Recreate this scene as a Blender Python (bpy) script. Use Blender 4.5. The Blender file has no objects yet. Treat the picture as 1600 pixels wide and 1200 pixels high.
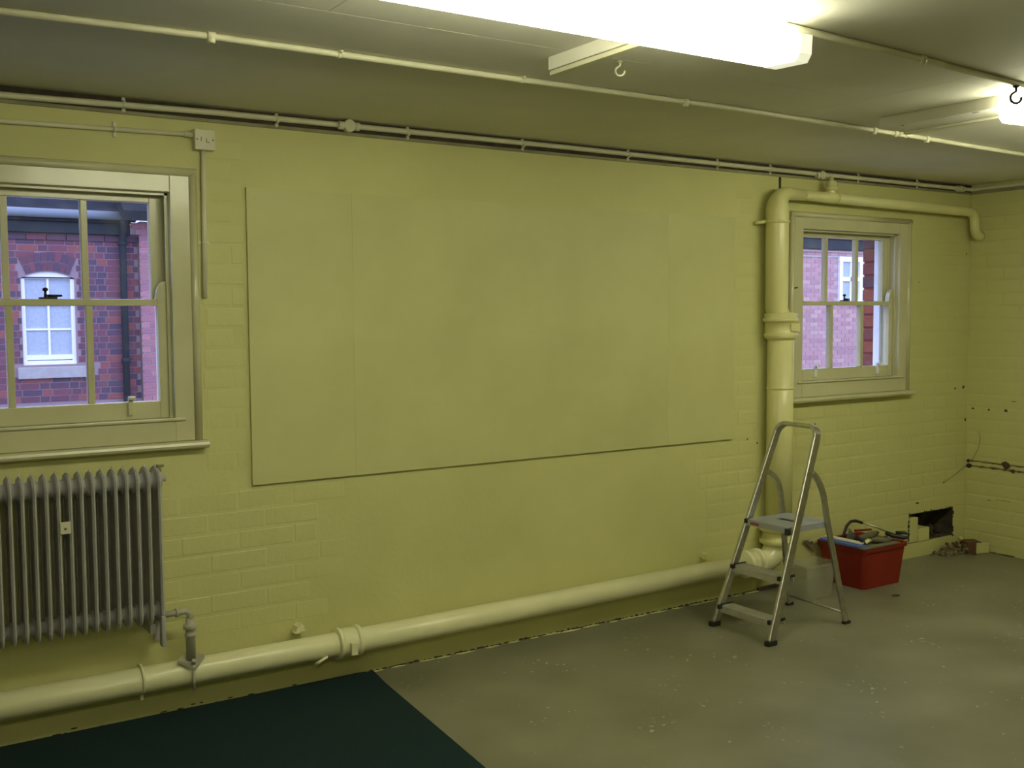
import bpy, bmesh, math, random
from mathutils import Vector, Matrix, noise
random.seed(7)
SC = bpy.context.scene
COL = SC.collection
PI = math.pi
CEIL = 2.52
RX = 6.66            # inner face of the right-hand wall
LX, FY = -2.4, -6.2  # left wall and the wall behind the camera

# ------------------------------------------------------------------ camera
cd = bpy.data.cameras.new('camera')
cam = bpy.data.objects.new('camera', cd); COL.objects.link(cam)
cd.sensor_width = 36.0; cd.lens = 37.0123; cd.clip_start = .05; cd.clip_end = 200
cR = Vector((0.83646697, -0.54797901, -0.00648146)); cU = Vector((0.04123006, 0.05113355, 0.99784039)); cF = Vector((0.54646416, 0.83492776, -0.06536473))
M = Matrix.Identity(4)
for i in range(3):
    M[i][0], M[i][1], M[i][2] = cR[i], cU[i], -cF[i]
M.translation = (0, -4.3864, 1.65)
cam.matrix_world = M
SC.camera = cam
# ------------------------------------------------------------------ sky, exposure
w = bpy.data.worlds.new('overcast_sky'); SC.world = w; w.use_nodes = True
bg = w.node_tree.nodes['Background']
bg.inputs[0].default_value = (0.47, 0.56, 1.0, 1); bg.inputs[1].default_value = 4.2
SC.view_settings.view_transform = 'Standard'; SC.view_settings.look = 'None'
SC.view_settings.gamma = 1; SC.view_settings.use_curve_mapping = False
SC.view_settings.exposure = 0.0
LAMP = (1.0, 1.0, 0.72)      # colour of the tubes in the photograph's white balance
LAMP_E = 21.6

# ------------------------------------------------------------------ materials
def nmat(name):
    m = bpy.data.materials.new(name); m.use_nodes = True
    nt = m.node_tree; b = nt.nodes['Principled BSDF']
    return m, nt, b
def mat(name, c, rough=.6, metal=0, c2=None, nscale=8, bump=0, bscale=60, spec=.5, coat=0, detail=4, lo=.35, hi=.65, bdist=.002):
    m, nt, b = nmat(name)
    N, L = nt.nodes, nt.links
    b.inputs['Base Color'].default_value = (*c, 1); b.inputs['Roughness'].default_value = rough
    b.inputs['Metallic'].default_value = metal; b.inputs['Specular IOR Level'].default_value = spec
    b.inputs['Coat Weight'].default_value = coat; b.inputs['Coat Roughness'].default_value = .15
    tc = N.new('ShaderNodeTexCoord')
    if c2:
        n = N.new('ShaderNodeTexNoise'); n.inputs['Scale'].default_value = nscale; n.inputs['Detail'].default_value = detail
        L.new(tc.outputs['Object'], n.inputs['Vector'])
        r = N.new('ShaderNodeValToRGB'); r.color_ramp.elements[0].position = lo; r.color_ramp.elements[1].position = hi
        r.color_ramp.elements[0].color = (*c, 1); r.color_ramp.elements[1].color = (*c2, 1)
        L.new(n.outputs['Fac'], r.inputs['Fac']); L.new(r.outputs['Color'], b.inputs['Base Color'])
    if bump:
        n2 = N.new('ShaderNodeTexNoise'); n2.inputs['Scale'].default_value = bscale; n2.inputs['Detail'].default_value = 5
        L.new(tc.outputs['Object'], n2.inputs['Vector'])
        bp = N.new('ShaderNodeBump'); bp.inputs['Strength'].default_value = bump; bp.inputs['Distance'].default_value = bdist
        L.new(n2.outputs['Fac'], bp.inputs['Height']); L.new(bp.outputs['Normal'], b.inputs['Normal'])
    return m
YEL = (.62, .605, .262); YEL2 = (.545, .525, .225)
M_WALL = mat('yellow_wall_paint', YEL, .62, c2=YEL2, nscale=1.7, bump=.35, bscale=38, lo=.3, hi=.75, bdist=.004)
M_PANEL = mat('yellow_board_paint', (.59, .58, .262), .55, c2=(.54, .525, .235), nscale=2.2, bump=.08, bscale=90)
M_PIPE = mat('cream_gloss_paint', (.83, .80, .50), .34, c2=(.77, .74, .45), nscale=5, bump=.25, bscale=30, coat=.25)
M_WPIPE = mat('yellow_gloss_paint', (.74, .71, .33), .38, c2=(.69, .66, .31), nscale=5, bump=.25, bscale=30, coat=.2)
M_WOOD = mat('cream_window_gloss', (.60, .575, .36), .26, c2=(.54, .52, .32), nscale=4, bump=.45, bscale=16, coat=.25)
M_COND = mat('white_conduit_paint', (.70, .67, .48), .4, c2=(.62, .60, .43), nscale=9, bump=.15)
M_CEIL = mat('off_white_ceiling_paint', (.78, .75, .64), .75, c2=(.69, .665, .57), nscale=1.2, bump=.12, bscale=120)
M_RAD = mat('grey_radiator_enamel', (.47, .455, .43), .36, c2=(.40, .385, .365), nscale=20, bump=.2, bscale=50)
M_ALU = mat('brushed_aluminium', (.62, .61, .58), .32, metal=1, c2=(.50, .49, .47), nscale=30)
M_ALUT = mat('ribbed_aluminium_tread', (.60, .59, .54), .5, metal=.6, c2=(.52, .51, .46), nscale=20)
M_PLAT = mat('grey_platform_top', (.45, .47, .54), .35, metal=.35, c2=(.38, .40, .46), nscale=12)
M_BLK = mat('black_plastic', (.02, .02, .02), .5)
M_IRON = mat('black_iron', (.015, .013, .018), .4, metal=.3)
M_RED = mat('red_plastic', (.26, .014, .006), .42, c2=(.22, .012, .006), nscale=6)
M_REDL = mat('red_label_print', (.32, .07, .05), .5)
M_TAIL = mat('grey_cream_pipe_paint', (.46, .44, .33), .4, c2=(.38, .36, .27), nscale=14, bump=.2)
M_BLUE = mat('blue_plastic', (.10, .17, .55), .4)
M_WHITE = mat('white_plastic', (.75, .74, .66), .4)
M_STEEL = mat('grey_steel', (.32, .32, .28), .4, metal=.7, c2=(.22, .21, .18), nscale=14)
M_TUBE = mat('grey_brown_tube', (.12, .11, .075), .5, c2=(.20, .17, .11), nscale=12)
M_DARK = mat('dark_grime_and_shade', (.035, .03, .018), .9, c2=(.08, .06, .035), nscale=14, bump=.5)
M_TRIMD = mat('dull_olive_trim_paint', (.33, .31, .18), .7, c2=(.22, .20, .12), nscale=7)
M_SCAR = mat('bare_brown_scar', (.13, .09, .04), .9, c2=(.33, .27, .10), nscale=25, bump=.4)
M_RUB = mat('crumbled_mortar', (.10, .08, .04), .95, c2=(.24, .20, .11), nscale=40, bump=.8, bscale=60)
M_RUBR = mat('broken_red_brick', (.16, .055, .022), .95, c2=(.10, .06, .03), nscale=30, bump=.8, bscale=60)
M_CLIPS = mat('rusty_brown_mark', (.10, .055, .035), .9)
M_CARD = mat('brown_card', (.20, .165, .09), .9)
M_CARPET = mat('dark_green_carpet', (.010, .024, .026), .95, c2=(.018, .038, .040), nscale=300, bump=.8, bscale=500, spec=.15)
M_SLATE = mat('dark_slate', (.018, .020, .024), .9, c2=(.03, .032, .036), nscale=6, spec=.08)
M_FASC = mat('slate_blue_fascia_paint', (.028, .034, .038), .7, spec=.15)
M_GUT = mat('weathered_gutter', (.20, .23, .24), .5)
M_MORT = mat('pale_mortar', (.28, .20, .21), .95, bump=.3)
M_MORTP = mat('pink_mortar', (.46, .36, .34), .95)
M_STONE = mat('grey_stone_sill', (.42, .40, .36), .85, c2=(.36, .34, .31), nscale=12, bump=.3)
M_EXTW = mat('white_exterior_paint', (.85, .86, .85), .5)
M_CURT = mat('net_curtain', (.36, .42, .46), .8, c2=(.42, .48, .52), nscale=30)
M_PAVE = mat('outdoor_paving', (.16, .16, .15), .9)
def brickmat(name, stops, var=.12):
    m, nt, b = nmat(name); N, L = nt.nodes, nt.links
    oi = N.new('ShaderNodeObjectInfo'); r = N.new('ShaderNodeValToRGB'); r.color_ramp.interpolation = 'CONSTANT'
    e = r.color_ramp.elements
    e[0].position = 0; e[0].color = (*stops[0], 1); e[1].position = 1 / len(stops); e[1].color = (*stops[1], 1)
    for k in range(2, len(stops)):
        q = e.new(k / len(stops)); q.color = (*stops[k], 1)
    L.new(oi.outputs['Random'], r.inputs['Fac'])
    tc = N.new('ShaderNodeTexCoord'); n = N.new('ShaderNodeTexNoise'); n.inputs['Scale'].default_value = 25
    L.new(tc.outputs['Object'], n.inputs['Vector'])
    mx = N.new('ShaderNodeMixRGB'); mx.blend_type = 'MULTIPLY'; mx.inputs[0].default_value = .6
    L.new(r.outputs['Color'], mx.inputs[1]); L.new(n.outputs['Color'], mx.inputs[2])
    g = N.new('ShaderNodeBrightContrast'); g.inputs[1].default_value = .02
    hs = N.new('ShaderNodeHueSaturation'); hs.inputs['Value'].default_value = 1.5; hs.inputs['Saturation'].default_value = 1.0
    L.new(mx.outputs['Color'], hs.inputs['Color']); L.new(hs.outputs['Color'], b.inputs['Base Color'])
    b.inputs['Roughness'].default_value = .9
    return m
M_BRICK = brickmat('weathered_red_brick', [(.17, .060, .075), (.13, .052, .070), (.105, .055, .08), (.24, .075, .065), (.155, .058, .075), (.085, .052, .078)])
M_BRICKP = brickmat('pink_red_brick', [(.34, .15, .16), (.30, .14, .16), (.38, .18, .18)])  # pinkish brick; the paler tone also holds the wing's stronger light
M_BRICKD = brickmat('dark_reveal_brick', [(.28, .07, .045), (.20, .055, .045), (.12, .05, .06)])
# concrete floor: worn olive screed with pale paint flecks
def floor_mat():
    m, nt, b = nmat('worn_concrete_floor'); N, L = nt.nodes, nt.links
    tc = N.new('ShaderNodeTexCoord')
    n = N.new('ShaderNodeTexNoise'); n.inputs['Scale'].default_value = 2.2; n.inputs['Detail'].default_value = 7
    L.new(tc.outputs['Object'], n.inputs['Vector'])
    r = N.new('ShaderNodeValToRGB'); r.color_ramp.elements[0].position = .3; r.color_ramp.elements[1].position = .72
    r.color_ramp.elements[0].color = (.165, .158, .100, 1); r.color_ramp.elements[1].color = (.25, .24, .165, 1)
    L.new(n.outputs['Fac'], r.inputs['Fac'])
    # flecks
    n2 = N.new('ShaderNodeTexNoise'); n2.inputs['Scale'].default_value = 34; n2.inputs['Detail'].default_value = 2
    L.new(tc.outputs['Object'], n2.inputs['Vector'])
    n3 = N.new('ShaderNodeTexNoise'); n3.inputs['Scale'].default_value = 3.1; n3.inputs['Detail'].default_value = 3
    L.new(tc.outputs['Object'], n3.inputs['Vector'])
    ad = N.new('ShaderNodeMath'); ad.operation = 'MULTIPLY_ADD'; ad.inputs[1].default_value = .55
    L.new(n3.outputs['Fac'], ad.inputs[0]); L.new(n2.outputs['Fac'], ad.inputs[2])
    r2 = N.new('ShaderNodeValToRGB'); r2.color_ramp.elements[0].position = 1.0 - .005; r2.color_ramp.elements[1].position = 1.0
    sc = N.new('ShaderNodeMapRange'); sc.inputs[1].default_value = 1.0; sc.inputs[2].default_value = 1.05
    L.new(ad.outputs[0], sc.inputs[0])
    mx = N.new('ShaderNodeMixRGB'); mx.inputs[2].default_value = (.50, .49, .40, 1)
    L.new(sc.outputs[0], mx.inputs[0]); L.new(r.outputs['Color'], mx.inputs[1])
    L.new(mx.outputs['Color'], b.inputs['Base Color'])
    rr = N.new('ShaderNodeMapRange'); rr.inputs[3].default_value = .34; rr.inputs[4].default_value = .52
    L.new(n.outputs['Fac'], rr.inputs[0]); L.new(rr.outputs[0], b.inputs['Roughness'])
    bp = N.new('ShaderNodeBump'); bp.inputs['Strength'].default_value = .2; bp.inputs['Distance'].default_value = .003
    L.new(n2.outputs['Fac'], bp.inputs['Height']); L.new(bp.outputs['Normal'], b.inputs['Normal'])
    return m
M_FLOOR = floor_mat()
def glass_mat():
    m, nt, b = nmat('thin_window_glass'); N, L = nt.nodes, nt.links
    N.remove(b); out = N['Material Output']
    t = N.new('ShaderNodeBsdfTransparent'); t.inputs[0].default_value = (.94, .95, .96, 1)
    g = N.new('ShaderNodeBsdfGlossy'); g.inputs['Roughness'].default_value = .02
    d = N.new('ShaderNodeBsdfDiffuse'); d.inputs[0].default_value = (.75, .78, .85, 1)
    f = N.new('ShaderNodeFresnel'); f.inputs[0].default_value = 1.45
    m1 = N.new('ShaderNodeMixShader'); L.new(f.outputs[0], m1.inputs[0]); L.new(t.outputs[0], m1.inputs[1]); L.new(g.outputs[0], m1.inputs[2])
    tc = N.new('ShaderNodeTexCoord'); n = N.new('ShaderNodeTexNoise'); n.inputs['Scale'].default_value = 9; n.inputs['Detail'].default_value = 6
    L.new(tc.outputs['Object'], n.inputs['Vector'])
    mr = N.new('ShaderNodeMapRange'); mr.inputs[1].default_value = .5; mr.inputs[2].default_value = .8; mr.inputs[3].default_value = .02; mr.inputs[4].default_value = .16
    L.new(n.outputs['Fac'], mr.inputs[0])
    m2 = N.new('ShaderNodeMixShader'); L.new(mr.outputs[0], m2.inputs[0]); L.new(m1.outputs[0], m2.inputs[1]); L.new(d.outputs[0], m2.inputs[2])
    L.new(m2.outputs[0], out.inputs[0]); return m
M_GLASS = glass_mat()
def clear_plastic():
    m, nt, b = nmat('milky_clear_plastic'); N, L = nt.nodes, nt.links
    out = N['Material Output']; b.inputs['Base Color'].default_value = (.62, .60, .48, 1); b.inputs['Roughness'].default_value = .3
    t = N.new('ShaderNodeBsdfTransparent'); t.inputs[0].default_value = (.9, .9, .88, 1)
    x = N.new('ShaderNodeMixShader'); x.inputs[0].default_value = .30
    L.new(t.outputs[0], x.inputs[1]); L.new(b.outputs[0], x.inputs[2]); L.new(x.outputs[0], out.inputs[0]); return m
M_CLEAR = clear_plastic()
def emis(name, c, s):
    m, nt, b = nmat(name)
    b.inputs['Base Color'].default_value = (.8, .8, .75, 1)
    b.inputs['Emission Color'].default_value = (*c, 1); b.inputs['Emission Strength'].default_value = s
    b.inputs['Roughness'].default_value = .4
    return m
M_DIFF = emis('lit_prismatic_diffuser', LAMP, LAMP_E)
M_DIFE = emis('dim_diffuser_end', LAMP, .75)
M_TUBEL = emis('lit_fluorescent_tube', LAMP, LAMP_E * .8)

# ------------------------------------------------------------------ mesh helpers
ORG = {}
def org(o): return ORG.get(o.name, Vector((0, 0, 0))) if o else Vector((0, 0, 0))
class MB:
    def __init__(s): s.bm = bmesh.new(); s.mi = 0
    def _t(s, vs, rot, c):
        if rot is not None:
            R = Matrix.Rotation(rot[0], 4, 'X'); R = Matrix.Rotation(rot[1], 4, 'Y') @ R; R = Matrix.Rotation(rot[2], 4, 'Z') @ R
            for v in vs: v.co = R @ v.co
        for v in vs: v.co += Vector(c)
    def box(s, x0, x1, y0, y1, z0, z1, rot=None, bev=0):
        c = Vector(((x0 + x1) / 2, (y0 + y1) / 2, (z0 + z1) / 2)); h = Vector(((x1 - x0) / 2, (y1 - y0) / 2, (z1 - z0) / 2))
        t = bmesh.new(); bmesh.ops.create_cube(t, size=1)
        for v in t.verts: v.co = Vector((v.co.x * 2 * h.x, v.co.y * 2 * h.y, v.co.z * 2 * h.z))
        if bev: bmesh.ops.bevel(t, geom=t.edges[:], offset=bev, segments=2, affect='EDGES', profile=.6)
        s._t(t.verts, rot, c); s.merge(t); return s
    def merge(s, t, smooth=False):
        mp = {v: s.bm.verts.new(v.co) for v in t.verts}
        for f in t.faces:
            try:
                nf = s.bm.faces.new([mp[v] for v in f.verts]); nf.smooth = smooth or f.smooth; nf.material_index = s.mi
            except ValueError: pass
        t.free()
    def tube(s, pts, rad, n=14, caps=True, sect=None):
        """sweep a circle (or a (w,h) rectangle with sect='rect') along pts; rad number or list"""
        P = [Vector(p) for p in pts]; rr = rad if isinstance(rad, (list, tuple)) and sect is None else [rad] * len(P)
        rings = []; prev = None
        for i, p in enumerate(P):
            a = P[max(i - 1, 0)]; b = P[min(i + 1, len(P) - 1)]; d = (b - a).normalized()
            if prev is None:
                up = Vector((0, 0, 1)) if abs(d.z) < .9 else Vector((1, 0, 0))
                if sect: up = sect
                u = d.cross(up).normalized()
            else:
                u = (prev - d * prev.dot(d)).normalized()
            prev = u; v = d.cross(u).normalized(); ring = []
            if sect:
                wd, hg = rr[i]; bv = min(wd, hg) * .3
                for (x, y) in ((wd-bv, hg), (-wd+bv, hg), (-wd, hg-bv), (-wd, -hg+bv), (-wd+bv, -hg), (wd-bv, -hg), (wd, -hg+bv), (wd, hg-bv)):
                    ring.append(s.bm.verts.new(p + u * x + v * y))
            else:
                for k in range(n):
                    an = 2 * PI * k / n
                    ring.append(s.bm.verts.new(p + (u * math.cos(an) + v * math.sin(an)) * rr[i]))
            rings.append(ring)
        for A, B in zip(rings, rings[1:]):
            m = len(A)
            for k in range(m):
                f = s.bm.faces.new((A[k], A[(k + 1) % m], B[(k + 1) % m], B[k])); f.smooth = not sect; f.material_index = s.mi
        if caps:
            for r in (rings[0][::-1], rings[-1]):
                f = s.bm.faces.new(r); f.material_index = s.mi
        return s
    def lathe(s, c, axis, prof, n=20):
        """prof: list of (distance along axis, radius)"""
        A = Vector(axis).normalized(); up = Vector((0, 0, 1)) if abs(A.z) < .9 else Vector((1, 0, 0))
        u = A.cross(up).normalized(); v = A.cross(u); c = Vector(c); rings = []
        for d, r in prof:
            rings.append([s.bm.verts.new(c + A * d + (u * math.cos(2*PI*k/n) + v * math.sin(2*PI*k/n)) * max(r, 1e-4)) for k in range(n)])
        for i in range(len(rings) - 1):
            a, b = rings[i], rings[i + 1]
            for k in range(n):
                f = s.bm.faces.new((a[k], a[(k+1) % n], b[(k+1) % n], b[k])); f.smooth = abs(prof[i][1] - prof[i+1][1]) < .6 * abs(prof[i][0] - prof[i+1][0]) + 1e-5; f.material_index = s.mi
        s.bm.faces.new(rings[0][::-1]).material_index = s.mi; s.bm.faces.new(rings[-1]).material_index = s.mi
        return s
    def prism(s, pts, ext):
        """polygon pts (3-D) extruded by ext"""
        e = Vector(ext); a = [s.bm.verts.new(Vector(p)) for p in pts]; b = [s.bm.verts.new(Vector(p) + e) for p in pts]
        n = len(a); fs = [s.bm.faces.new(a[::-1]), s.bm.faces.new(b)]
        for k in range(n): fs.append(s.bm.faces.new((a[k], a[(k+1) % n], b[(k+1) % n], b[k])))
        for f in fs: f.material_index = s.mi
        return s
    def blob(s, c, r, sub=1, rough=.35, seed=0, flat=1):
        t = bmesh.new(); bmesh.ops.create_icosphere(t, subdivisions=sub, radius=1)
        for v in t.verts:
            k = 1 + rough * noise.noise(v.co * 1.7 + Vector((seed, seed * 1.3, 0)))
            v.co = Vector((v.co.x * r[0] * k, v.co.y * r[1] * k, v.co.z * r[2] * k)) + Vector(c)
        s.merge(t); return s
    def build(s, name, m, parent=None, mods=None):
        me = bpy.data.meshes.new(name); o0 = org(parent)
        bmesh.ops.recalc_face_normals(s.bm, faces=s.bm.faces[:])
        for v in s.bm.verts: v.co -= o0
        s.bm.to_mesh(me); s.bm.free()
        for q in (m if isinstance(m, (list, tuple)) else [m]): me.materials.append(q)
        o = bpy.data.objects.new(name, me); COL.objects.link(o)
        if parent: o.parent = parent; ORG[o.name] = o0
        return o
def thing(name, loc, label, cat, group=None):
    o = bpy.data.objects.new(name, None); COL.objects.link(o); o.location = loc; o.empty_display_size = .05
    ORG[o.name] = Vector(loc); o['label'] = label; o['category'] = cat
    if group: o['group'] = group
    return o
def tag(o, label, cat, group=None, kind=None):
    o['label'] = label; o['category'] = cat
    if group: o['group'] = group
    if kind: o['kind'] = kind
    return o
def struct(o, label=None, cat=None):
    o['kind'] = 'structure'
    if label: o['label'] = label
    if cat: o['category'] = cat
    return o
def inst(name, me, loc, parent=None, rot=None):
    o = bpy.data.objects.new(name, me); COL.objects.link(o); o.location = Vector(loc) - org(parent)
    if rot: o.rotation_euler = rot
    if parent: o.parent = parent
    return o
def arc(c, r, a0, a1, n, e1, e2):
    c = Vector(c); e1 = Vector(e1); e2 = Vector(e2)
    return [c + e1 * r * math.cos(a0 + (a1 - a0) * k / n) + e2 * r * math.sin(a0 + (a1 - a0) * k / n) for k in range(n + 1)]

# ================================================================== SETTING
def wall_cells(mb, x0, x1, z0, z1, y0, y1, holes):
    xs = sorted({x0, x1, *[h[0] for h in holes], *[h[1] for h in holes]}); zs = sorted({z0, z1, *[h[2] for h in holes], *[h[3] for h in holes]})
    for i in range(len(xs) - 1):
        for j in range(len(zs) - 1):
            cx, cz = (xs[i] + xs[i+1]) / 2, (zs[j] + zs[j+1]) / 2
            if any(h[0] < cx < h[1] and h[2] < cz < h[3] for h in holes): continue
            mb.box(xs[i], xs[i+1], y0, y1, zs[j], zs[j+1])
C1, C2 = .745, 5.42
WIN = [(c - .48, c + .48, 1.2, 2.19) for c in (C1, C2)]
HOLE = (6.04, 6.53, .10, .30)
mb = MB(); wall_cells(mb, LX, RX + .2, 0, CEIL, 0, .17, WIN + [HOLE]); wall_back = struct(mb.build('wall_back', M_WALL), 'painted yellow brick wall with two sash windows', 'wall')
mb = MB(); wall_cells(mb, LX, RX + .2, -.3, CEIL + .5, .171, .28, WIN); mb.build('outer_leaf', M_BRICKD, wall_back)
mb = MB(); mb.box(RX, RX + .2, FY, -.0005, 0, CEIL); wall_right = struct(mb.build('wall_right', M_WALL), 'painted yellow brick wall at the right end', 'wall')
mb = MB(); mb.box(LX - .2, LX, FY, .17, 0, CEIL); struct(mb.build('wall_left', M_WALL), 'yellow wall at the left end', 'wall')
mb = MB(); mb.box(LX - .2, RX + .2, FY - .2, FY, 0, CEIL); struct(mb.build('wall_front', M_WALL), 'yellow wall behind the viewer', 'wall')
mb = MB(); mb.box(LX - .2, RX + .2, FY - .2, .17, -.12, 0); struct(mb.build('floor', M_FLOOR), 'worn olive grey concrete floor', 'floor')
mb = MB(); mb.box(LX - .2, RX + .2, FY - .2, .17, CEIL + .012, CEIL + .1); ceiling = struct(mb.build('ceiling', M_CEIL), 'off white boarded ceiling', 'ceiling')
# ceiling boards with fine joints
for (x0, x1, y0, y1) in ((LX, 3.6085, -1.527, -.001), (LX, 1.249, -3.9, -1.530), (1.252, 3.6085, -3.9, -1.530), (3.6105, RX, -1.94, -.001), (3.6105, RX, -3.9, -1.942), (LX, 3.6085, FY, -3.902), (3.6105, RX, FY, -3.902)):
    mb = MB(); mb.box(x0, x1, y0, y1, CEIL, CEIL + .0125); mb.build('ceiling_board', M_CEIL, ceiling)
# painted bricks of the wall face, sharing meshes
def pb_mesh(L, H, d=.0011, ch=.006):
    bm = bmesh.new(); hx, hz = L / 2, H / 2
    a = [bm.verts.new((x, .002, z)) for x, z in ((-hx, -hz), (hx, -hz), (hx, hz), (-hx, hz))]
    b = [bm.verts.new((x, -d, z)) for x, z in ((-hx + ch, -hz + ch), (hx - ch, -hz + ch), (hx - ch, hz - ch), (-hx + ch, hz - ch))]
    bm.faces.new(a[::-1]); bm.faces.new(b)
    for k in range(4): bm.faces.new((a[k], a[(k+1) % 4], b[(k+1) % 4], b[k]))
    bmesh.ops.recalc_face_normals(bm, faces=bm.faces[:])
    me = bpy.data.meshes.new('painted_brick'); bm.to_mesh(me); bm.free(); me.materials.append(M_WALL); return me
CRS, BL = .087, .248
PB = {}
def pb(L):
    k = round(L, 2)
    if k not in PB: PB[k] = pb_mesh(k - .003, CRS - .006)
    return PB[k]
REG = [(1.33, 1.515, .93, 2.36), (1.10, 1.96, .29, .93), (4.405, 4.60, .30, 2.36), (4.0, 4.60, .30, .90), (4.86, 6.655, .30, 1.09), (6.02, 6.655, 1.09, 2.24), (6.56, 6.655, .04, .3), (5.6, 6.02, .04, .3)]
def in_reg(x, z): return any(r[0] <= x <= r[1] and r[2] <= z <= r[3] for r in REG)
for r in range(28):
    REG[1] = (1.10, 1.72 + .26 * abs(math.sin(r * 2.3)), .29, .93); REG[3] = (4.0 + .2 * abs(math.sin(r * 1.9)), 4.60, .30, .90)
    z = .04 + CRS * (r + .5); x = 1.338 - 8 * BL + (BL / 2 if r % 2 == 1 else 0) + random.uniform(-.008, .008)
    while x < RX - .02:
        xa, xb = x, min(x + BL, RX - .003)
        # clip the brick to the region it lies in
        while xa < xb - .04 and not in_reg(xa + .005, z): xa += .01
        while xb > xa + .04 and not in_reg(xb - .005, z): xb -= .01
        if xb - xa > .055 and in_reg((xa + xb) / 2, z) and random.random() > .04:
            o = inst('brick', pb(xb - xa), ((xa + xb) / 2, random.uniform(-.0005, .0007), z + random.uniform(-.001, .001)), wall_back, (random.uniform(-.006, .006), random.uniform(-.004, .004), random.uniform(-.004, .004)))
        x += BL
for r in range(28):
    z = .04 + CRS * (r + .5); y = -.004 - (0 if r % 2 else BL / 2) + BL / 2 * 0
    seq = [BL] * 4 if r % 2 else [BL / 2] + [BL] * 4
    y = -.004
    for L in seq:
        if y - L < -1.0: break
        if not (abs(z - .595) < .03):
            inst('brick', pb(L), (RX - random.uniform(-.0003, .0007), y - L / 2, z), wall_right, (0, 0, -PI / 2))
        y -= L
# brick faces of the outer window reveals
rb = MB(); rb.box(-.012, .012, -.054, .054, -.036, .036, bev=.004); rbo = rb.build('brick', M_BRICKD); rbm = rbo.data; bpy.data.objects.remove(rbo)
for c in (C1, C2):
    for sx in (-1, 1):
        for k in range(11):
            inst('brick', rbm, (c + sx * (.478), .228, 1.245 + k * CRS), wall_back)
# broken hole low in the corner, with two displaced painted bricks
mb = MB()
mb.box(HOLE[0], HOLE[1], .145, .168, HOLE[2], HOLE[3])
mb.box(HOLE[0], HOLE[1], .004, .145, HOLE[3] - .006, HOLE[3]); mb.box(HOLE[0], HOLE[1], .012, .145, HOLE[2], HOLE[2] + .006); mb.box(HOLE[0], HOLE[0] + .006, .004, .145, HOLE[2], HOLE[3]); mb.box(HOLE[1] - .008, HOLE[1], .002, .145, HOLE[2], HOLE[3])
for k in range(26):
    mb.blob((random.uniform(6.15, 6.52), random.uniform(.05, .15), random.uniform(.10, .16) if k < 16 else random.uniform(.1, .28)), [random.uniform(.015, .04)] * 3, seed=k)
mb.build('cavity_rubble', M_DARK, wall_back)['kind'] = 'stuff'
for (x0, x1, z0, z1, a) in ((6.048, 6.135, .105, .272, .03), (6.145, 6.262, .102, .19, -.02)):
    mb = MB(); mb.box(x0, x1, -.004, .10, z0, z1, rot=(0, a, 0), bev=.004); mb.build('brick', M_WALL, wall_back)['label'] = 'displaced painted brick beside the hole'
mb = MB()
for k in range(30):
    u = random.random(); side = k % 3
    p = (HOLE[0] + u * .49, -.001, HOLE[3]) if side == 0 else ((HOLE[1], -.001, HOLE[2] + u * .2) if side == 1 else (HOLE[0], -.001, HOLE[2] + u * .2))
    mb.blob(p, (random.uniform(.004, .012), .004, random.uniform(.004, .012)), seed=k)
mb.build('broken_edge', M_DARK, wall_back)['kind'] = 'stuff'
# dirty strip and painted shadow band along the top of the wall, under the conduit
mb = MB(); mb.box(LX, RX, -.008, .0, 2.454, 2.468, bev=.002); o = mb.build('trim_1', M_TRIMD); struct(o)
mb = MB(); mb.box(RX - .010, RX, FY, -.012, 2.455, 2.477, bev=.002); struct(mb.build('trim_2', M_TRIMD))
mb = MB(); mb.box(LX, RX - .001, -.0025, 0, 2.468, 2.519); mb.build('joint_shadow_band', M_DARK, wall_back)  # dark band holding the conduit's shade in its colour
mb = MB(); mb.box(4.762, 4.778, -.004, 0, 2.375, 2.452); mb.build('dark_crack', M_DARK, wall_back)
# plug holes and chips in the paint
def mark(x, z, r, wall=0, rz=None, m=M_DARK):
    mb = MB(); rz = rz or r
    if wall == 0: mb.blob((x, -.001, z), (r, .0022, rz), seed=x * 9 + z, rough=.6); mb.build('paint_chip', m, wall_back)
    else: mb.blob((RX - .001, x, z), (.0022, r, rz), seed=x * 9 + z, rough=.6); mb.build('paint_chip', m, wall_right)
for a in ((1.306, 1.659, .005, .008), (6.616, 1.13, .014, .012), (6.521, 1.125, .01, .008), (4.99, .964, .004, .013), (5.10, .968, .004, .009), (6.127, .368, .022, .006), (6.645, .90, .010, .014), (4.52, .915, .006, .006), (4.60, .885, .006, .006), (6.10, 1.85, .005, .006), (6.62, 2.05, .006, .01), (5.5, .2, .05, .005), (5.75, .17, .04, .006), (5.9, .10, .07, .006), (5.85, .05, .06, .006)):
    mark(a[0], a[1], a[2], 0, a[3])
for a in ((-.049, .984, .012, .006), (-.169, .983, .008, .008), (-.294, .984, .013, .013), (-.184, .358, .02, .003), (-.3, .372, .06, .003), (-.35, 1.05, .02, .003)):
    mark(a[0], a[1], a[2], 1, a[3])
# two bare lines on the end wall where small pipes were taken off
for z, cl in ((.617, ((-.025, .02), (-.30, .045))), (.583, ((-.03, .03), (-.355, .024)))):
    mb = MB(); y = -.012; top = []; bot = []
    while y > -1.0:
        top.append((RX - .002, y, z + .006 + random.uniform(-.003, .004))); bot.append((RX - .002, y, z - .006 + random.uniform(-.004, .003))); y -= .02
    mb.prism(top + bot[::-1], (.003, 0, 0)); mb.build('pipe_scar', M_SCAR, wall_right)
    for y, r in cl:
        mb = MB(); mb.blob((RX - .002, y, z), (.005, r * .8, r * .62), seed=y * 30, rough=.5); mb.build('clip_scar', M_DARK if y > -.1 else M_CLIPS, wall_right)
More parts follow.
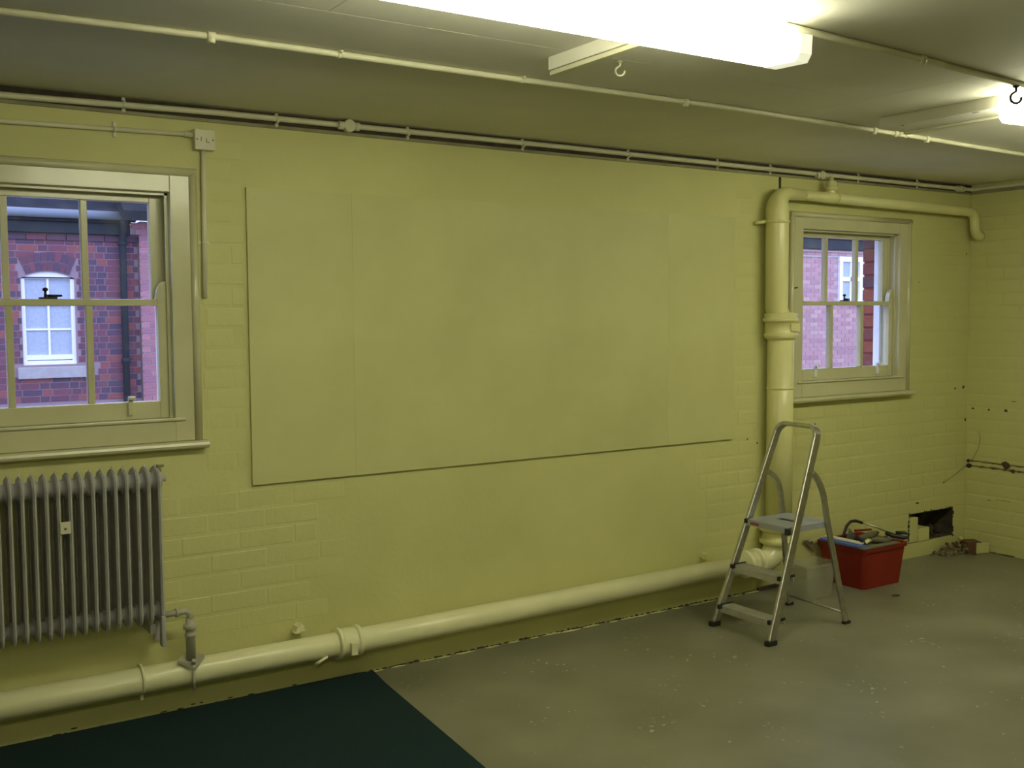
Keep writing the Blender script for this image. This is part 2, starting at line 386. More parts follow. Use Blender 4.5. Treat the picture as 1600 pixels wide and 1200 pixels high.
# crumbling line where wall meets floor
mb = MB()
x = 1.95
while x < 4.66:
    h = random.uniform(.002, .007); mb.blob((x, -.006 + random.uniform(-.004, .003), .003), (random.uniform(.008, .02), .006, h), seed=x * 5)
    x += random.uniform(.02, .045)
for x in [random.uniform(.4, 1.95) for _ in range(14)]: mb.blob((x, -.002, random.uniform(.004, .02)), (random.uniform(.005, .02), .003, .003), seed=x * 9)
for y in [random.uniform(-1.2, -.02) for _ in range(30)]: mb.blob((RX - .006, y, .003), (.006, random.uniform(.01, .03), .004), seed=y * 9)
o = mb.build('crumbled_mortar', M_DARK); tag(o, 'dark crumbs of mortar along the foot of the walls', 'debris', kind='stuff')
mb = MB()
x = 2.1
while x < 4.6:
    mb.blob((x, -.018 + random.uniform(-.006, .004), .001), (random.uniform(.03, .07), .010, .0035), seed=x * 3, rough=.5); x += random.uniform(.08, .16)
o = mb.build('mortar_fillet', M_WALL); tag(o, 'ragged yellow paint and mortar line along the wall foot', 'debris', kind='stuff')

# ------------------------------------------------------------------ windows
def make_window(idx, c):
    root = thing('window_%d' % idx, (c, 0, 1.12), ('left hand sash window above the radiator, six panes' if idx == 1 else 'right hand sash window beside the soil pipe'), 'window')
    root['kind'] = 'structure'
    O = .4575
    mb = MB()                       # box frame lining the opening
    for s in (-1, 1):
        a, b = sorted((c + s * O, c + s * .4795)); mb.box(a, b, 0, .169, 1.2, 2.19)
        a, b = sorted((c + s * .445, c + s * O)); mb.box(a, b, .0665, .0695, 1.235, 2.155); mb.box(a, b, .012, .022, 1.235, 2.155)
    mb.box(c - O, c + O, 0, .169, 2.155, 2.19); mb.box(c - O, c + O, 0, .169, 1.2, 1.235)
    mb.box(c - O, c + O, .012, .022, 2.145, 2.155)
    mb.build('frame', M_WOOD, root)
    mb = MB()                       # outside box frame seen through the glass
    for s in (-1, 1):
        a, b = sorted((c + s * .435, c + s * .4795)); mb.box(a, b, .118, .165, 1.2, 2.19)
    mb.box(c - .45, c + .45, .118, .165, 2.16, 2.19); mb.box(c - .45, c + .45, .118, .26, 1.2, 1.245)
    mb.build('outer_frame', M_EXTW, root)
    mb = MB()                       # flat casing boards
    for s in (-1, 1):
        a, b = sorted((c + s * (O + .002), c + s * .545)); mb.box(a, b, -.018, .0, 1.14, 2.232, bev=.003)
    mb.box(c - .4595, c + .4595, -.018, 0, 2.157, 2.232, bev=.003)
    mb.box(c - .4595, c + .4595, -.018, 0, 1.14, 1.225, bev=.003)
    mb.build('casing', M_WOOD, root)
    mb = MB()                       # raised outer moulding
    def mould(p, q):
        mb.tube([p, q], .017, n=12)
    X = .553; ZT = 2.240
    for s in (-1, 1): mb.tube([(c + s * X, -.012, 1.14), (c + s * X, -.012, ZT)], .018, n=12)
    mb.tube([(c - X - .017, -.012, ZT), (c + X + .017, -.012, ZT)], .018, n=12)
    mb.build('moulding', M_WOOD, root)
    mb = MB()                       # sill board with rounded nose
    xs = c - .585; pr = [(xs, 0, 1.108), (xs, -.045, 1.108), (xs, -.056, 1.114), (xs, -.060, 1.123), (xs, -.056, 1.133), (xs, -.045, 1.139), (xs, 0, 1.1395)]
    mb.prism(pr, (1.17, 0, 0)); mb.box(c - .5, c + .5, -.028, 0, 1.225, 1.237, bev=.003)
    mb.build('sill', M_WOOD, root)
    def sash(name, y0, y1, z0, z1, st, br, tr):
        mb = MB(); x0, x1 = c - .455, c + .455
        mb.box(x0, x0 + st, y0, y1, z0, z1, bev=.003); mb.box(x1 - st, x1, y0, y1, z0, z1, bev=.003)
        mb.box(x0 + st, x1 - st, y0, y1, z0, z0 + br, bev=.003); mb.box(x0 + st, x1 - st, y0, y1, z1 - tr, z1, bev=.003)
        for s in (-1, 1): mb.box(c + s * .145 - .013, c + s * .145 + .013, y0 + .001, y1 - .004, z0 + br, z1 - tr, bev=.003)
        if name == 'lower_sash':
            for s in (-1, 1):      # curved horns on top of the stiles
                xa = c + s * .455; pts = [(xa, y0, z1), (xa - s * .05, y0, z1)]
                pts += [(xa - s * .05 + s * .038 * (1 - math.cos(t)), y0, z1 + .075 * math.sin(t)) for t in (.4, .8, 1.2, 1.57)]
                pts += [(xa, y0, z1 + .08)]
                mb.prism(pts, (0, .03, 0))
        so = mb.build(name, M_WOOD, root)
        xs = [x0 + st, c - .158, c - .132, c + .132, c + .158, x1 - st]; ym = (y0 + y1) / 2 + .004
        for k in range(3):
            g = MB(); v = [g.bm.verts.new(p) for p in ((xs[2*k], ym, z0 + br), (xs[2*k+1], ym, z0 + br), (xs[2*k+1], ym, z1 - tr), (xs[2*k], ym, z1 - tr))]
            g.bm.faces.new(v); g.build('pane', M_GLASS, so)
    sash('lower_sash', .024, .064, 1.236, 1.724, .045, .072, .027)
    sash('upper_sash', .071, .108, 1.698, 2.154, .056, .026, .036)
    mb = MB()                       # sash lock
    mb.box(c - .035, c + .03, .028, .058, 1.724, 1.731, bev=.002); mb.tube([(c - .012, .04, 1.729), (c - .012, .04, 1.757)], [.006, .004], n=10)
    mb.lathe((c - .012, .04, 1.753), (0, 0, 1), [(0, .005), (.004, .010), (.010, .011), (.015, .006)], n=12)
    mb.tube([(c - .005, .042, 1.735), (c + .05, .05, 1.737)], [.007, .004], n=8)
    mb.build('sash_lock', M_IRON, root)
    for dx in (-.30, .29):          # sash lifts
        mb = MB(); mb.box(c + dx - .010, c + dx + .010, .010, .024, 1.255, 1.325, bev=.003); mb.box(c + dx - .011, c + dx + .016, -.008, .016, 1.318, 1.332, bev=.003)
        mb.build('sash_lift', M_EXTW if idx == 2 else M_WOOD, root)
    return root
make_window(1, C1); make_window(2, C2)
mb = MB(); mb.blob((4.875, -.022, 1.80), (.018, .006, .007), seed=3); mb.tube([(4.87, -.022, 1.80), (4.90, -.03, 1.803)], .004, n=8)
tag(mb.build('cord_cleat', M_IRON), 'small black cleat on left edge of the right window frame', 'cleat')

# ------------------------------------------------------------------ outside
BY = 9.5
mb = MB(); mb.box(-12, 30, .29, 22, -.45, -.35); struct(mb.build('ground_outside', M_PAVE), 'paved yard outside', 'ground')
bld = thing('brick_building', (2.0, BY, -.35), 'red brick building across the yard with dark gutter and white window', 'building')
mb = MB()
for (a, b, z0, z1) in ((-9, 2.03, -.35, 2.70), (2.64, 3.41, -.35, 2.70), (2.03, 2.64, -.35, 1.08), (2.03, 2.64, 2.232, 2.70)): mb.box(a, b, BY, BY + .3, z0, z1)
ACX, ACR = 2.335, .62; ACZ = 2.215 - ACR
for s_ in (-1, 1):
    ar = [(ACX + s_ * .306 * k / 6, BY, ACZ + math.sqrt(ACR ** 2 - (.306 * k / 6) ** 2)) for k in range(7)]
    mb.prism(ar + [(ACX + s_ * .306, BY, 2.233), (ACX, BY, 2.233)], (0, .2, 0))
mb.box(-9, 3.41, BY + .3, BY + 4, -.35, 2.7)
mb.build('wall', M_MORT, bld)
bmc = {}
def ext_brick(L, H, D, m):
    k = (round(L, 3), round(H, 3), m.name)
    if k not in bmc:
        t = MB(); t.box(-L/2, L/2, -D, .01, -H/2, H/2); o = t.build('brick', m); bmc[k] = o.data; bpy.data.objects.remove(o)
    return bmc[k]
# arched head: two rings of header bricks
ACX, ACR = 2.335, .62; ACZ = 2.215 - ACR
def arch_top(x): return ACZ + math.sqrt(max((ACR + .235) ** 2 - (x - ACX) ** 2, 0))
CR = .080; n = 0
r = 0; z = .62
while z < 2.60:
    x = 1.30 - (r % 2) * .085; k = r
    while x < 3.395:
        L = .215 if k % 2 == 0 else .103
        xa, xb = max(x, 1.3), min(x + L, 3.395); cx, cz = (xa + xb) / 2, z + CR / 2
        win = 2.02 < xb and xa < 2.65 and .96 < cz < 2.2
        sill = xa < 2.75 and xb > 1.95 and .9 < cz < 1.08
        ra = math.hypot(cx - ACX, cz - ACZ); aa = abs(math.atan2(cx - ACX, cz - ACZ)); arch = aa < .405 and .56 < ra < ACR + .21
        if win and not sill:
            if xa < 2.02: xb = 2.02; win = xb - xa < .04
            elif xb > 2.65: xa = 2.65; win = xb - xa < .04
        if not (win or sill or arch) and xb - xa > .04:
            inst('brick', ext_brick(round(xb - xa, 2), CR - .012, .007, M_BRICK), ((xa + xb) / 2, BY - random.uniform(0, .002), cz), bld); n += 1
        x += L + .011; k += 1
    z += CR; r += 1
for ring in (0, 1):
    R = ACR + .01 + .055 + ring * .115
    m_ = 8; amax = .40 if ring == 0 else .40
    for k in range(m_):
        a = -amax + 2 * amax * (k + .5) / m_
        inst('brick', ext_brick(.062 + ring * .01, .105, .009, M_BRICK), (ACX + R * math.sin(a), BY - .001, ACZ + R * math.cos(a)), bld, (0, a, 0))
# string courses, eaves board, gutter, roof
for z, d in ((2.54, .03), (2.62, .05)):
    x = 1.2
    while x < 3.38:
        inst('brick', ext_brick(.215, .068, d, M_BRICK), (x + .11, BY - .001, z + .034 + .06), bld) if z < 2.6 else None
        x += .226
mb = MB(); mb.box(-9, 3.3, BY - .10, BY + .02, 2.68, 2.82, bev=.01); mb.build('fascia', M_FASC, bld)
mb = MB(); mb.box(-9, 3.3, BY - .14, BY - .02, 2.82, 2.87); mb.build('soffit', M_SLATE, bld)
mb = MB(); mb.tube([(-9, BY - .17, 2.91), (3.22, BY - .17, 2.91)], .055, n=14); mb.build('gutter', M_GUT, bld)
mb = MB(); mb.prism([(-9, BY - .2, 2.93), (-9, BY + 2.4, 4.6), (-9, BY + 2.4, 4.5), (-9, BY, 2.85)], (12.39, 0, 0)); mb.build('roof', M_SLATE, bld)
wf = MB()
wf.box(2.03, 2.64, BY + .03, BY + .10, 2.13, 2.17)
pts = [(2.03, BY + .03, 2.15)] + [(2.03 + .61 * k / 8, BY + .03, ACZ + math.sqrt(ACR ** 2 - (2.03 + .61 * k / 8 - ACX) ** 2)) for k in range(9)] + [(2.64, BY + .03, 2.15)]
wf.prism([(p[0], p[1] - .004, p[2]) for p in pts], (0, .06, 0))
for a in (2.03, 2.595): wf.box(a, a + .045, BY + .03, BY + .1, 1.06, 2.15)
wf.box(2.03, 2.64, BY + .02, BY + .1, 1.05, 1.13); wf.box(2.04, 2.63, BY + .04, BY + .09, 1.14, 1.2); wf.box(2.07, 2.6, BY + .05, BY + .09, 1.80, 1.84)
wf.box(2.325, 2.35, BY + .05, BY + .085, 1.15, 2.14); wf.box(2.07, 2.6, BY + .055, BY + .085, 1.50, 1.525)
wfo = wf.build('window_frame', M_EXTW, bld)
mb = MB()
for (a, b) in ((2.07, 2.325), (2.35, 2.6)):
    for (z0, z1) in ((1.2, 1.50), (1.525, 1.80), (1.84, 2.13)):
        g = MB(); g.box(a, b, BY + .074, BY + .078, z0, z1); g.build('pane', M_CURT, wfo)
mb.box(2.0, 2.7, BY + .10, BY + .2, 1.0, 2.2); mb.build('curtain', M_CURT, bld)
mb = MB(); mb.box(1.96, 2.74, BY - .05, BY + .06, .915, 1.055, bev=.008); mb.build('stone_sill', M_STONE, bld)
dp = thing('downpipe', (3.21, BY - .08, -.35), 'slate blue rainwater downpipe on the brick building outside', 'pipe')
mb = MB(); mb.tube([(3.21, BY - .17, 2.88), (3.21, BY - .16, 2.80), (3.21, BY - .07, 2.66), (3.21, BY - .065, 2.5), (3.21, BY - .065, -.35)], [.05, .045, .042, .042, .042], n=12); mb.build('tube', M_FASC, dp)
for z in (2.55, 1.08): mb = MB(); mb.lathe((3.21, BY - .065, z), (0, 0, 1), [(0, .05), (.01, .058), (.05, .058), (.06, .05)], n=12); mb.build('collar', M_FASC, dp)
# wing to the right, pinkish brick with its brighter light put into the tone
wg = thing('brick_wing', (3.45, BY - .1, -.35), 'pink red brick wing to the right of the downpipe', 'building')
WY = BY - .12
mb = MB(); mb.box(3.42, 30, WY, WY + 4, -.35, 2.86)
mb.build('wall', M_MORTP, wg)
z = .5; r = 0
while z < 2.82:
    off = .10 if z > 2.72 else (.05 if z > 2.64 else 0)
    seq = ((3.40 - off, 3.50), (3.51, 3.73), (3.74, 3.96)) if r % 2 else ((3.40 - off, 3.61), (3.62, 3.84), (3.85, 3.96))
    for a, b in seq: inst('brick', ext_brick(round(b - a, 2), .066, .01 if off == 0 else .03, M_BRICKP), ((a + b) / 2, WY, z + .04), wg)
    z += .078; r += 1
mb = MB(); mb.mi = 0
z = .2; r = 0
while z < 2.86:
    x = 14.6 - (r % 2) * .11
    while x < 22:
        if not (16.55 < x + .1 < 17.85 and 1.8 < z + .03 < 2.75):
            mb.mi = random.choice((0, 0, 1, 2)); mb.box(x, x + .212, WY - .008, WY + .01, z, z + .068)
        x += .225
    z += .08; r += 1
M_P = [mat('pink_brick_%s' % k, c, .9) for k, c in zip('abc', ((.45, .25, .24), (.40, .21, .21), (.50, .31, .27)))]
mb.build('brickwork', M_P, wg)['kind'] = 'stuff'
mb = MB()
for z, d in ((2.72, .03), (2.82, .05)): mb.box(14, 24, WY - d, WY, z, z + .025)
mb.build('string_course', M_MORTP, wg)
mb = MB(); mb.box(14, 24, WY - .1, WY + .1, 2.87, 3.08, bev=.01); mb.build('eaves_board', M_FASC, wg)
mb = MB(); mb.prism([(14, WY - .15, 3.08), (14, WY + 2.4, 4.6), (14, WY + 2.4, 4.5), (14, WY, 3.0)], (10, 0, 0)); mb.build('roof', M_SLATE, wg)
mb = MB(); mb.prism([(3.15, WY - .30, 2.84), (3.15, WY - .30, 2.96), (3.15, WY + 1.6, 4.6), (3.15, WY + 1.6, 3.9)], (2.3, 0, 0)); mb.build('roof', M_SLATE, wg)
mb = MB()
wx = 16.62
for a in (16.62, 17.22, 17.78): mb.box(a, a + .09, WY - .05, WY + .05, 1.85, 2.74)
for a, b in ((16.62, 17.87),):
    mb.box(a - .01, b + .01, WY - .055, WY + .05, 2.65, 2.745); mb.box(a - .01, b + .01, WY - .07, WY + .05, 1.82, 1.90); mb.box(a, 17.3, WY - .04, WY + .05, 2.27, 2.35); mb.box(17.3, b, WY - .04, WY + .05, 2.2, 2.25)
for a in (16.95, 17.52): mb.box(a, a + .03, WY - .04, WY + .05, 1.9, 2.65)
wfo = mb.build('window_frame', M_EXTW, wg)
for a, b in ((16.71, 16.95), (16.98, 17.22), (17.31, 17.52), (17.55, 17.78)):
    for z0, z1 in ((1.9, 2.24), (2.3, 2.65)):
        g = MB(); g.box(a, b, WY - .005, WY + .0, z0, z1); g.build('pane', M_CURT, wfo)

# ================================================================== WALL BOARDS
for (x0, x1, lab) in ((1.525, 2.0086, 'narrow yellow painted wall board, leftmost of the three joined boards'), (2.009, 3.8886, 'wide yellow painted wall board in the middle of the wall'), (3.889, 4.39, 'narrow yellow painted wall board, rightmost of the three joined boards')):
    t = thing('wall_board', ((x0 + x1) / 2, 0, .926), lab, 'board', 'wall boards joined side by side')
    mb = MB(); mb.box(x0, x1, -.016, -.0005, .926, 2.197, bev=.0008); mb.build('board_face', M_PANEL, t)
    for zz in (.97, 1.56, 2.15):
        for xx in ([x0 + .04, x1 - .04] if x1 - x0 < 1 else [x0 + .04, x0 + .66, x0 + 1.26, x1 - .04]):
            s = MB(); s.lathe((xx, -.0158, zz), (0, -1, 0), [(0, .006), (.001, .005)], n=10); s.build('screw_head', M_WALL, t)

# ================================================================== RADIATOR
rad = thing('radiator', (.65, -.135, .35), 'grey cast iron column radiator under the left window', 'radiator')
SX1 = 1.085; SP = .0412
def section_mesh():
    mb = MB(); bm = mb.bm
    yf, yb, zt, zb = -.205, -.062, 1.060, .430
    def loop(o, rx, nib):   # rounded rectangle
        pts = []
        y0, y1, z0, z1 = yf + o, yb - o, zb + o, zt - o
        rr = max(.052 - o, .008)
        for (cy, cz, a0) in ((y0 + rr, z0 + rr, PI), (y1 - rr, z0 + rr, 1.5 * PI), (y1 - rr, z1 - rr, 0), (y0 + rr, z1 - rr, .5 * PI)):
            for k in range(6):
                a = a0 + .5 * PI * k / 5
                pts.append((rx, cy + rr * math.cos(a), cz + rr * math.sin(a)))
        return pts
    L = [loop(o, x, 0) for o, x in ((.0, 0), (.006, .0065), (.024, .0075), (.030, 0), (.024, -.0075), (.006, -.0065))]
    V = [[bm.verts.new(p) for p in l] for l in L]; n = len(V[0])
    for i in range(6):
        a, b = V[i], V[(i + 1) % 6]
        for k in range(n): bm.faces.new((a[k], a[(k+1) % n], b[(k+1) % n], b[k])).smooth = False
    for z, r in ((1.005, .040), (.482, .032)):
        mb.lathe((-SP / 2, -.134, z), (1, 0, 0), [(0, r * .8), (.008, r * .82), (.013, r * 1.12), (SP - .013, r * 1.12), (SP - .008, r * .82), (SP, r * .8)], n=18)
    mb.tube([(0, -.134, 1.055), (0, -.134, 1.072)], [.007, .002], n=8)
    mb.box(-.0035, .0035, yf + .028, yb - .028, zb + .03, zt - .03)
    return mb
sm = section_mesh(); so = sm.build('section', M_RAD, rad); base = so.data
for v in base.vertices: v.co += Vector((ORG[rad.name].x, 0, 0))
so.location = (SX1 - .65, 0, 0)
for k in range(1, 26):
    o = bpy.data.objects.new('section', base); COL.objects.link(o); o.parent = rad; o.location = (SX1 - .65 - k * SP, 0, 0)
for xx in (SX1, SX1 - 25 * SP):
    mb = MB(); mb.box(xx - .009, xx + .009, -.205, -.165, .345, .47, bev=.006); mb.box(xx - .009, xx + .009, -.10, -.062, .345, .47, bev=.006); mb.build('foot', M_RAD, rad)
mb = MB(); mb.box(.715, .752, -.209, -.202, .842, .888, bev=.002); o = mb.build('plate', M_COND, rad); o['label'] = 'small cream plate fixed between two columns'
mb = MB(); mb.lathe((.733, -.209, .862), (0, -1, 0), [(0, .005), (.004, .004)], n=10); mb.build('plate_screw', M_STEEL, rad)
mb = MB(); mb.tube([(1.10, -.134, 1.01), (1.125, -.134, 1.01)], .014, n=8); mb.build('bleed_plug', M_RAD, rad)
for xx in (.35, 1.06):
    mb = MB(); mb.box(xx - .012, xx + .012, -.14, -.001, .385, .425, bev=.004); mb.build('wall_bracket', M_RAD, rad)
br = MB(); br.tube([(1.128, 0, 1.042), (1.128, -.035, 1.045), (1.128, -.04, 1.02)], .006, n=8); br.tube([(1.118, -.036, 1.046), (1.145, -.036, 1.046)], .005, n=8)
tag(br.build('radiator_stay', M_TRIMD), 'small metal wall stay by the top right of the radiator', 'bracket')

# ================================================================== PIPES
PZ, PYY = .198, -.087
lp = thing('heating_pipe', (1.9, PYY, PZ), 'fat cream painted cast iron pipe running low along the back wall', 'pipe')
mb = MB(); mb.tube([(LX + .01, PYY, PZ + .006), (1.9, PYY, PZ - .012), (4.47, PYY, PZ + .002)], .0545, n=28); mb.build('pipe_run', M_PIPE, lp)
mb = MB(); mb.lathe((1.012, PYY, PZ - .002), (1, 0, 0), [(0, .0555), (.001, .061), (.011, .061), (.012, .0555)], n=28); mb.box(1.012, 1.024, PYY - .012, PYY + .012, PZ - .085, PZ - .055); mb.build('ring', M_PIPE, lp)
mb = MB(); mb.lathe((1.862, PYY, PZ - .01), (1, 0, 0), [(0, .058), (.004, .071), (.018, .071), (.024, .064), (.09, .064), (.096, .071), (.112, .071), (.118, .058)], n=28)
mb.box(1.905, 1.935, PYY - .082, PYY - .055, PZ - .05, PZ + .005, bev=.003); mb.build('coupling', M_PIPE, lp)
mb = MB(); mb.lathe((4.40, PYY, PZ + .002), (1, 0, 0), [(0, .056), (.01, .078), (.05, .078), (.06, .066), (.085, .066), (.095, .082), (.125, .082), (.14, .07)], n=28); mb.build('socket', M_PIPE, lp)
mb = MB(); mb.tube([(1.80, PYY - .056, PZ - .04), (1.765, PYY - .05, PZ - .058), (1.75, PYY - .04, PZ - .07)], [.006, .008, .007], n=8)
mb.build('drain_nib', M_PIPE, lp)
for (x, lab) in ((1.714, 'small painted pipe lug on the wall left of the big coupling'), (4.167, 'small painted pipe lug on the wall left of the ladder')):
    mb = MB(); mb.prism([(x - .022, -.001, .262), (x + .022, -.001, .262), (x + .016, -.001, .285), (x + .004, -.001, .292), (x - .012, -.001, .283)], (0, -.05, 0)); mb.box(x - .028, x + .0, -.055, -.02, .256, .264)
    tag(mb.build('pipe_lug', M_PIPE if x < 2 else M_WALL), lab, 'bracket', 'pipe lugs on the wall')
# radiator connection
rp = thing('radiator_tail_pipe', (1.21, -.1, .25), 'grey painted pipe elbow joining the radiator to the low pipe', 'pipe')
mb = MB(); mb.tube([(1.095, -.134, .456)] + [(1.180, -.128, .456)] + arc((1.185, -.125, .430), .026, PI/2, 0, 6, (1, 0, 0), (0, 0, 1)) + [(1.212, -.118, .38)], .0125, n=14); mb.build('branch', M_TAIL, rp)
mb = MB(); mb.lathe((1.150, -.131, .456), (1, 0, 0), [(0, .018), (.012, .018)], n=14); mb.build('nut', M_TAIL, rp)
mb = MB(); mb.lathe((1.212, -.118, .395), (0, 0, -1), [(-.03, .018), (-.005, .019), (0, .027), (.016, .027), (.02, .02), (.035, .02), (.04, .023), (.046, .023), (.05, .019), (.145, .019)], n=16); mb.build('union', M_TAIL, rp)
mb = MB(); mb.prism([(1.155, -.13, .262), (1.215, -.158, .225), (1.265, -.125, .262), (1.212, -.06, .27)], (0, 0, -.014)); mb.lathe((1.212, -.15, .244), (0, -.5, .86), [(0, .009), (.016, .009), (.018, .004)], n=8)
mb.tube([(1.212, -.15, .235), (1.212, -.152, .13)], .006, n=8); mb.build('saddle_clamp', M_TAIL, rp)
# vertical soil pipe
sp = thing('soil_pipe', (4.68, -.083, .20), 'tall yellow painted soil pipe beside the right window', 'pipe')
VX, VY = 4.70, -.083
mb = MB(); mb.tube([(VX, VY, .33), (VX, VY, 1.54)], .077, n=28); mb.build('lower_pipe', M_WPIPE, sp)
mb = MB(); mb.lathe((VX, VY, 1.495), (0, 0, 1), [(0, .080), (.012, .094), (.03, .101), (.04, .092), (.1, .092), (.108, .104), (.124, .104), (.128, .096), (.155, .096), (.16, .07)], n=28)
mb.box(VX - .02, VX + .055, VY - .099, VY - .06, 1.545, 1.59, bev=.003); mb.build('coupling', M_WPIPE, sp)
mb = MB(); mb.tube([(VX - .02 + .1 * math.sin(a), VY - .0785 * math.cos(a) - .003, 1.517) for a in (-.1, .2, .5)], .006, n=6); mb.build('leak_stain', M_DARK, sp)
mb = MB(); mb.lathe((VX, VY, 1.205), (0, 0, 1), [(0, .078), (.002, .081), (.012, .081), (.014, .078)], n=28); mb.build('seam_ring', M_WPIPE, sp)
UX = 4.664; BR = .085; HZ = 2.345
mb = MB(); pts = [(VX - .01, VY, 1.62), (UX, VY, 1.68), (UX, VY, HZ - BR)] + arc((UX + BR, VY, HZ - BR), BR, PI, PI/2, 8, (1, 0, 0), (0, 0, 1))[1:] + [(UX + .22, VY, HZ)]
rr = [.067, .066, .066] + [.066 - (.066 - .036) * (k / 8) for k in range(1, 9)] + [.032]
mb.tube(pts, rr, n=24); mb.build('upper_pipe', M_WPIPE, sp)
mb = MB(); mb.lathe((UX, VY, 2.17), (0, 0, 1), [(0, .067), (.002, .071), (.016, .071), (.018, .067)], n=24)
mb.tube([(UX - .065, VY + .03, 2.18), (UX - .10, VY + .055, 2.175), (UX - .105, VY + .08, 2.175)], .011, n=8); mb.build('clip', M_WPIPE, sp)
mb = MB(); E0 = (6.52, VY, 2.325)
pts = [(UX + .2, VY, HZ), (6.50, VY, 2.326)] + arc((6.515, VY, 2.262), .064, PI/2, -.1, 7, (1, 0, 0), (0, 0, 1)) + [(6.585, VY, 2.225)] + arc((6.64, VY, 2.225), .058, PI, 1.5 * PI, 5, (1, 0, 0), (0, 0, 1))[1:] + [(RX - .001, VY, 2.167)]
mb.tube(pts, .032, n=20); mb.build('branch_pipe', M_WPIPE, sp)
mb = MB(); mb.tube([(5.125, VY, HZ - .02), (5.125, VY, 2.43)], .027, n=16); mb.lathe((5.125, VY, 2.385), (0, 0, 1), [(0, .028), (.006, .038), (.02, .038), (.026, .031), (.055, .031), (.06, .014), (.085, .014)], n=16)
mb.lathe((5.08, VY, HZ), (1, 0, 0), [(0, .033), (.003, .036), (.09, .036), (.093, .033)], n=18); mb.build('tee', M_WPIPE, sp)
mb = MB()
mb.lathe((VX - .01, VY, .275), (0, 0, 1), [(0, .078), (.012, .090), (.02, .106), (.04, .106), (.052, .090), (.085, .088), (.095, .106), (.125, .106), (.14, .08)], n=28); mb.build('base_socket', M_WPIPE, sp)
mb = MB(); mb.tube([(4.50, PYY, PZ)] + arc((4.57, VY, PZ + .12), .12, 1.5 * PI, 2 * PI, 8, (1, 0, 0), (0, 0, 1)) , [.058] + [.062 + .002 * k for k in range(9)], n=24); mb.build('foot_bend', M_PIPE, sp)

# ================================================================== CONDUITS
def conduit(name, label, pts, r, clips=(), boxes=(), big=(), up=(0, 0, 1), m=M_COND):
    c = thing(name, pts[0], label, 'conduit')
    mb = MB(); mb.tube(pts, r, n=14); mb.build('tube', m, c)
    U = Vector(up)
    for p, d in clips:      # saddle clips: band, two ears with screws
        p = Vector(p); d = Vector(d).normalized(); s_ = d.cross(U)
        mb = MB(); mb.lathe(p - d * .006, d, [(0, r * 1.12), (.001, r * 1.22), (.011, r * 1.22), (.012, r * 1.12)], n=12)
        for q in (-1, 1):
            e = p + s_ * q * (r + .009); f = e + U * (r * .9)
            mb.tube([f - U * .001, f - U * .006], .008, n=8)
            mb.tube([f - U * .006, f - U * .010], .004, n=6)
        mb.build('clip', m, c)
    for p, d in big:
        p = Vector(p); d = Vector(d).normalized()
        mb = MB(); mb.lathe(p - d * .014, d, [(0, r), (.002, r * 1.45), (.026, r * 1.45), (.028, r)], n=14); mb.lathe(p, -U, [(-.01, r * 1.3), (r + .006, r * 1.3), (r + .01, r)], n=12); mb.build('saddle', m, c)
    for p, rr, d in boxes:
        p = Vector(p); d = Vector(d).normalized()
        mb = MB(); mb.lathe(p, -U, [(-.015, rr), (rr * .45, rr), (rr * .6, rr * .93), (rr * .62, rr * .5)], n=20)
        mb.lathe(p - d * (rr + .022), d, [(0, r * 1.15), (.001, r * 1.5), (.024, r * 1.5)], n=12); mb.lathe(p + d * (rr - .002), d, [(0, r * 1.5), (.024, r * 1.5), (.025, r * 1.15)], n=12)
        mb.build('junction_box', m, c)
    return c
X_ = (1, 0, 0)
ZA, YA = 2.494, -.016
conduit('wall_conduit', 'cream conduit in the angle of back wall and ceiling', [(LX + .01, YA, ZA - .012), (.6, YA, ZA - .014), (1.4, YA, ZA), (3.2, YA, ZA + .003), (4.5, YA, ZA - .004), (6.60, YA, ZA - .008), (RX - .02, -.03, ZA - .008), (RX - .018, -.08, ZA - .006), (RX - .018, -3, ZA), (RX - .018, FY + .02, ZA)], .0125,
        [((x, YA, ZA - .004), X_) for x in (-.23, .40, 1.036, 1.668, 2.298, 2.936, 3.607, 4.256, 4.68, 5.462, 6.05)] + [((RX - .018, y, ZA - .003), (0, 1, 0)) for y in (-.15, -.7, -1.3, -2.0, -2.7)],
        [((1.995, YA - .012, ZA - .002), .028, X_), ((5.107, YA - .008, ZA - .012), .026, X_), ((6.50, YA - .006, ZA - .01), .020, X_)], up=(0, 1, 0))
zc = CEIL - .0115
conduit('ceiling_conduit', 'long cream conduit crossing the ceiling nearest the back wall', [(LX + .01, -1.00, zc), (.455, -1.09, zc), (1.036, -1.130, zc), (2.18, -1.133, zc), (3.2, -1.150, zc), (4.39, -1.108, zc), (5.554, -1.042, zc), (RX - .01, -1.0, zc)], .0105,
        [((1.46, -1.131, zc), X_), ((2.18, -1.133, zc), X_), ((-.4, -1.03, zc), X_)],
        [((4.39, -1.108, zc), .026, X_)], [((1.036, -1.130, zc), X_), ((2.97, -1.146, zc), X_), ((4.19, -1.114, zc), X_), ((4.62, -1.095, zc), X_)])
conduit('ceiling_conduit', 'cream conduit running between the two ceiling lights', [(2.42, -2.152, zc), (3.167, -2.105, zc), (3.877, -2.046, zc), (5.2, -1.97, zc), (RX - .01, -1.93, zc)], .0105, [], [], [((3.167, -2.105, zc), X_), ((5.2, -1.97, zc), X_)])
sc_ = thing('switch_conduit', (1.348, 0, 2.33), 'thin conduit and square box above the left window corner', 'conduit')
mb = MB(); mb.tube([(LX + .01, -.014, 2.375), (.59, -.014, 2.384), (1.31, -.014, 2.397)], .0095, n=12); mb.lathe((1.27, -.014, 2.396), (1, 0, 0), [(0, .0095), (.001, .0125), (.04, .0125)], n=12); mb.build('horizontal_tube', M_COND, sc_)
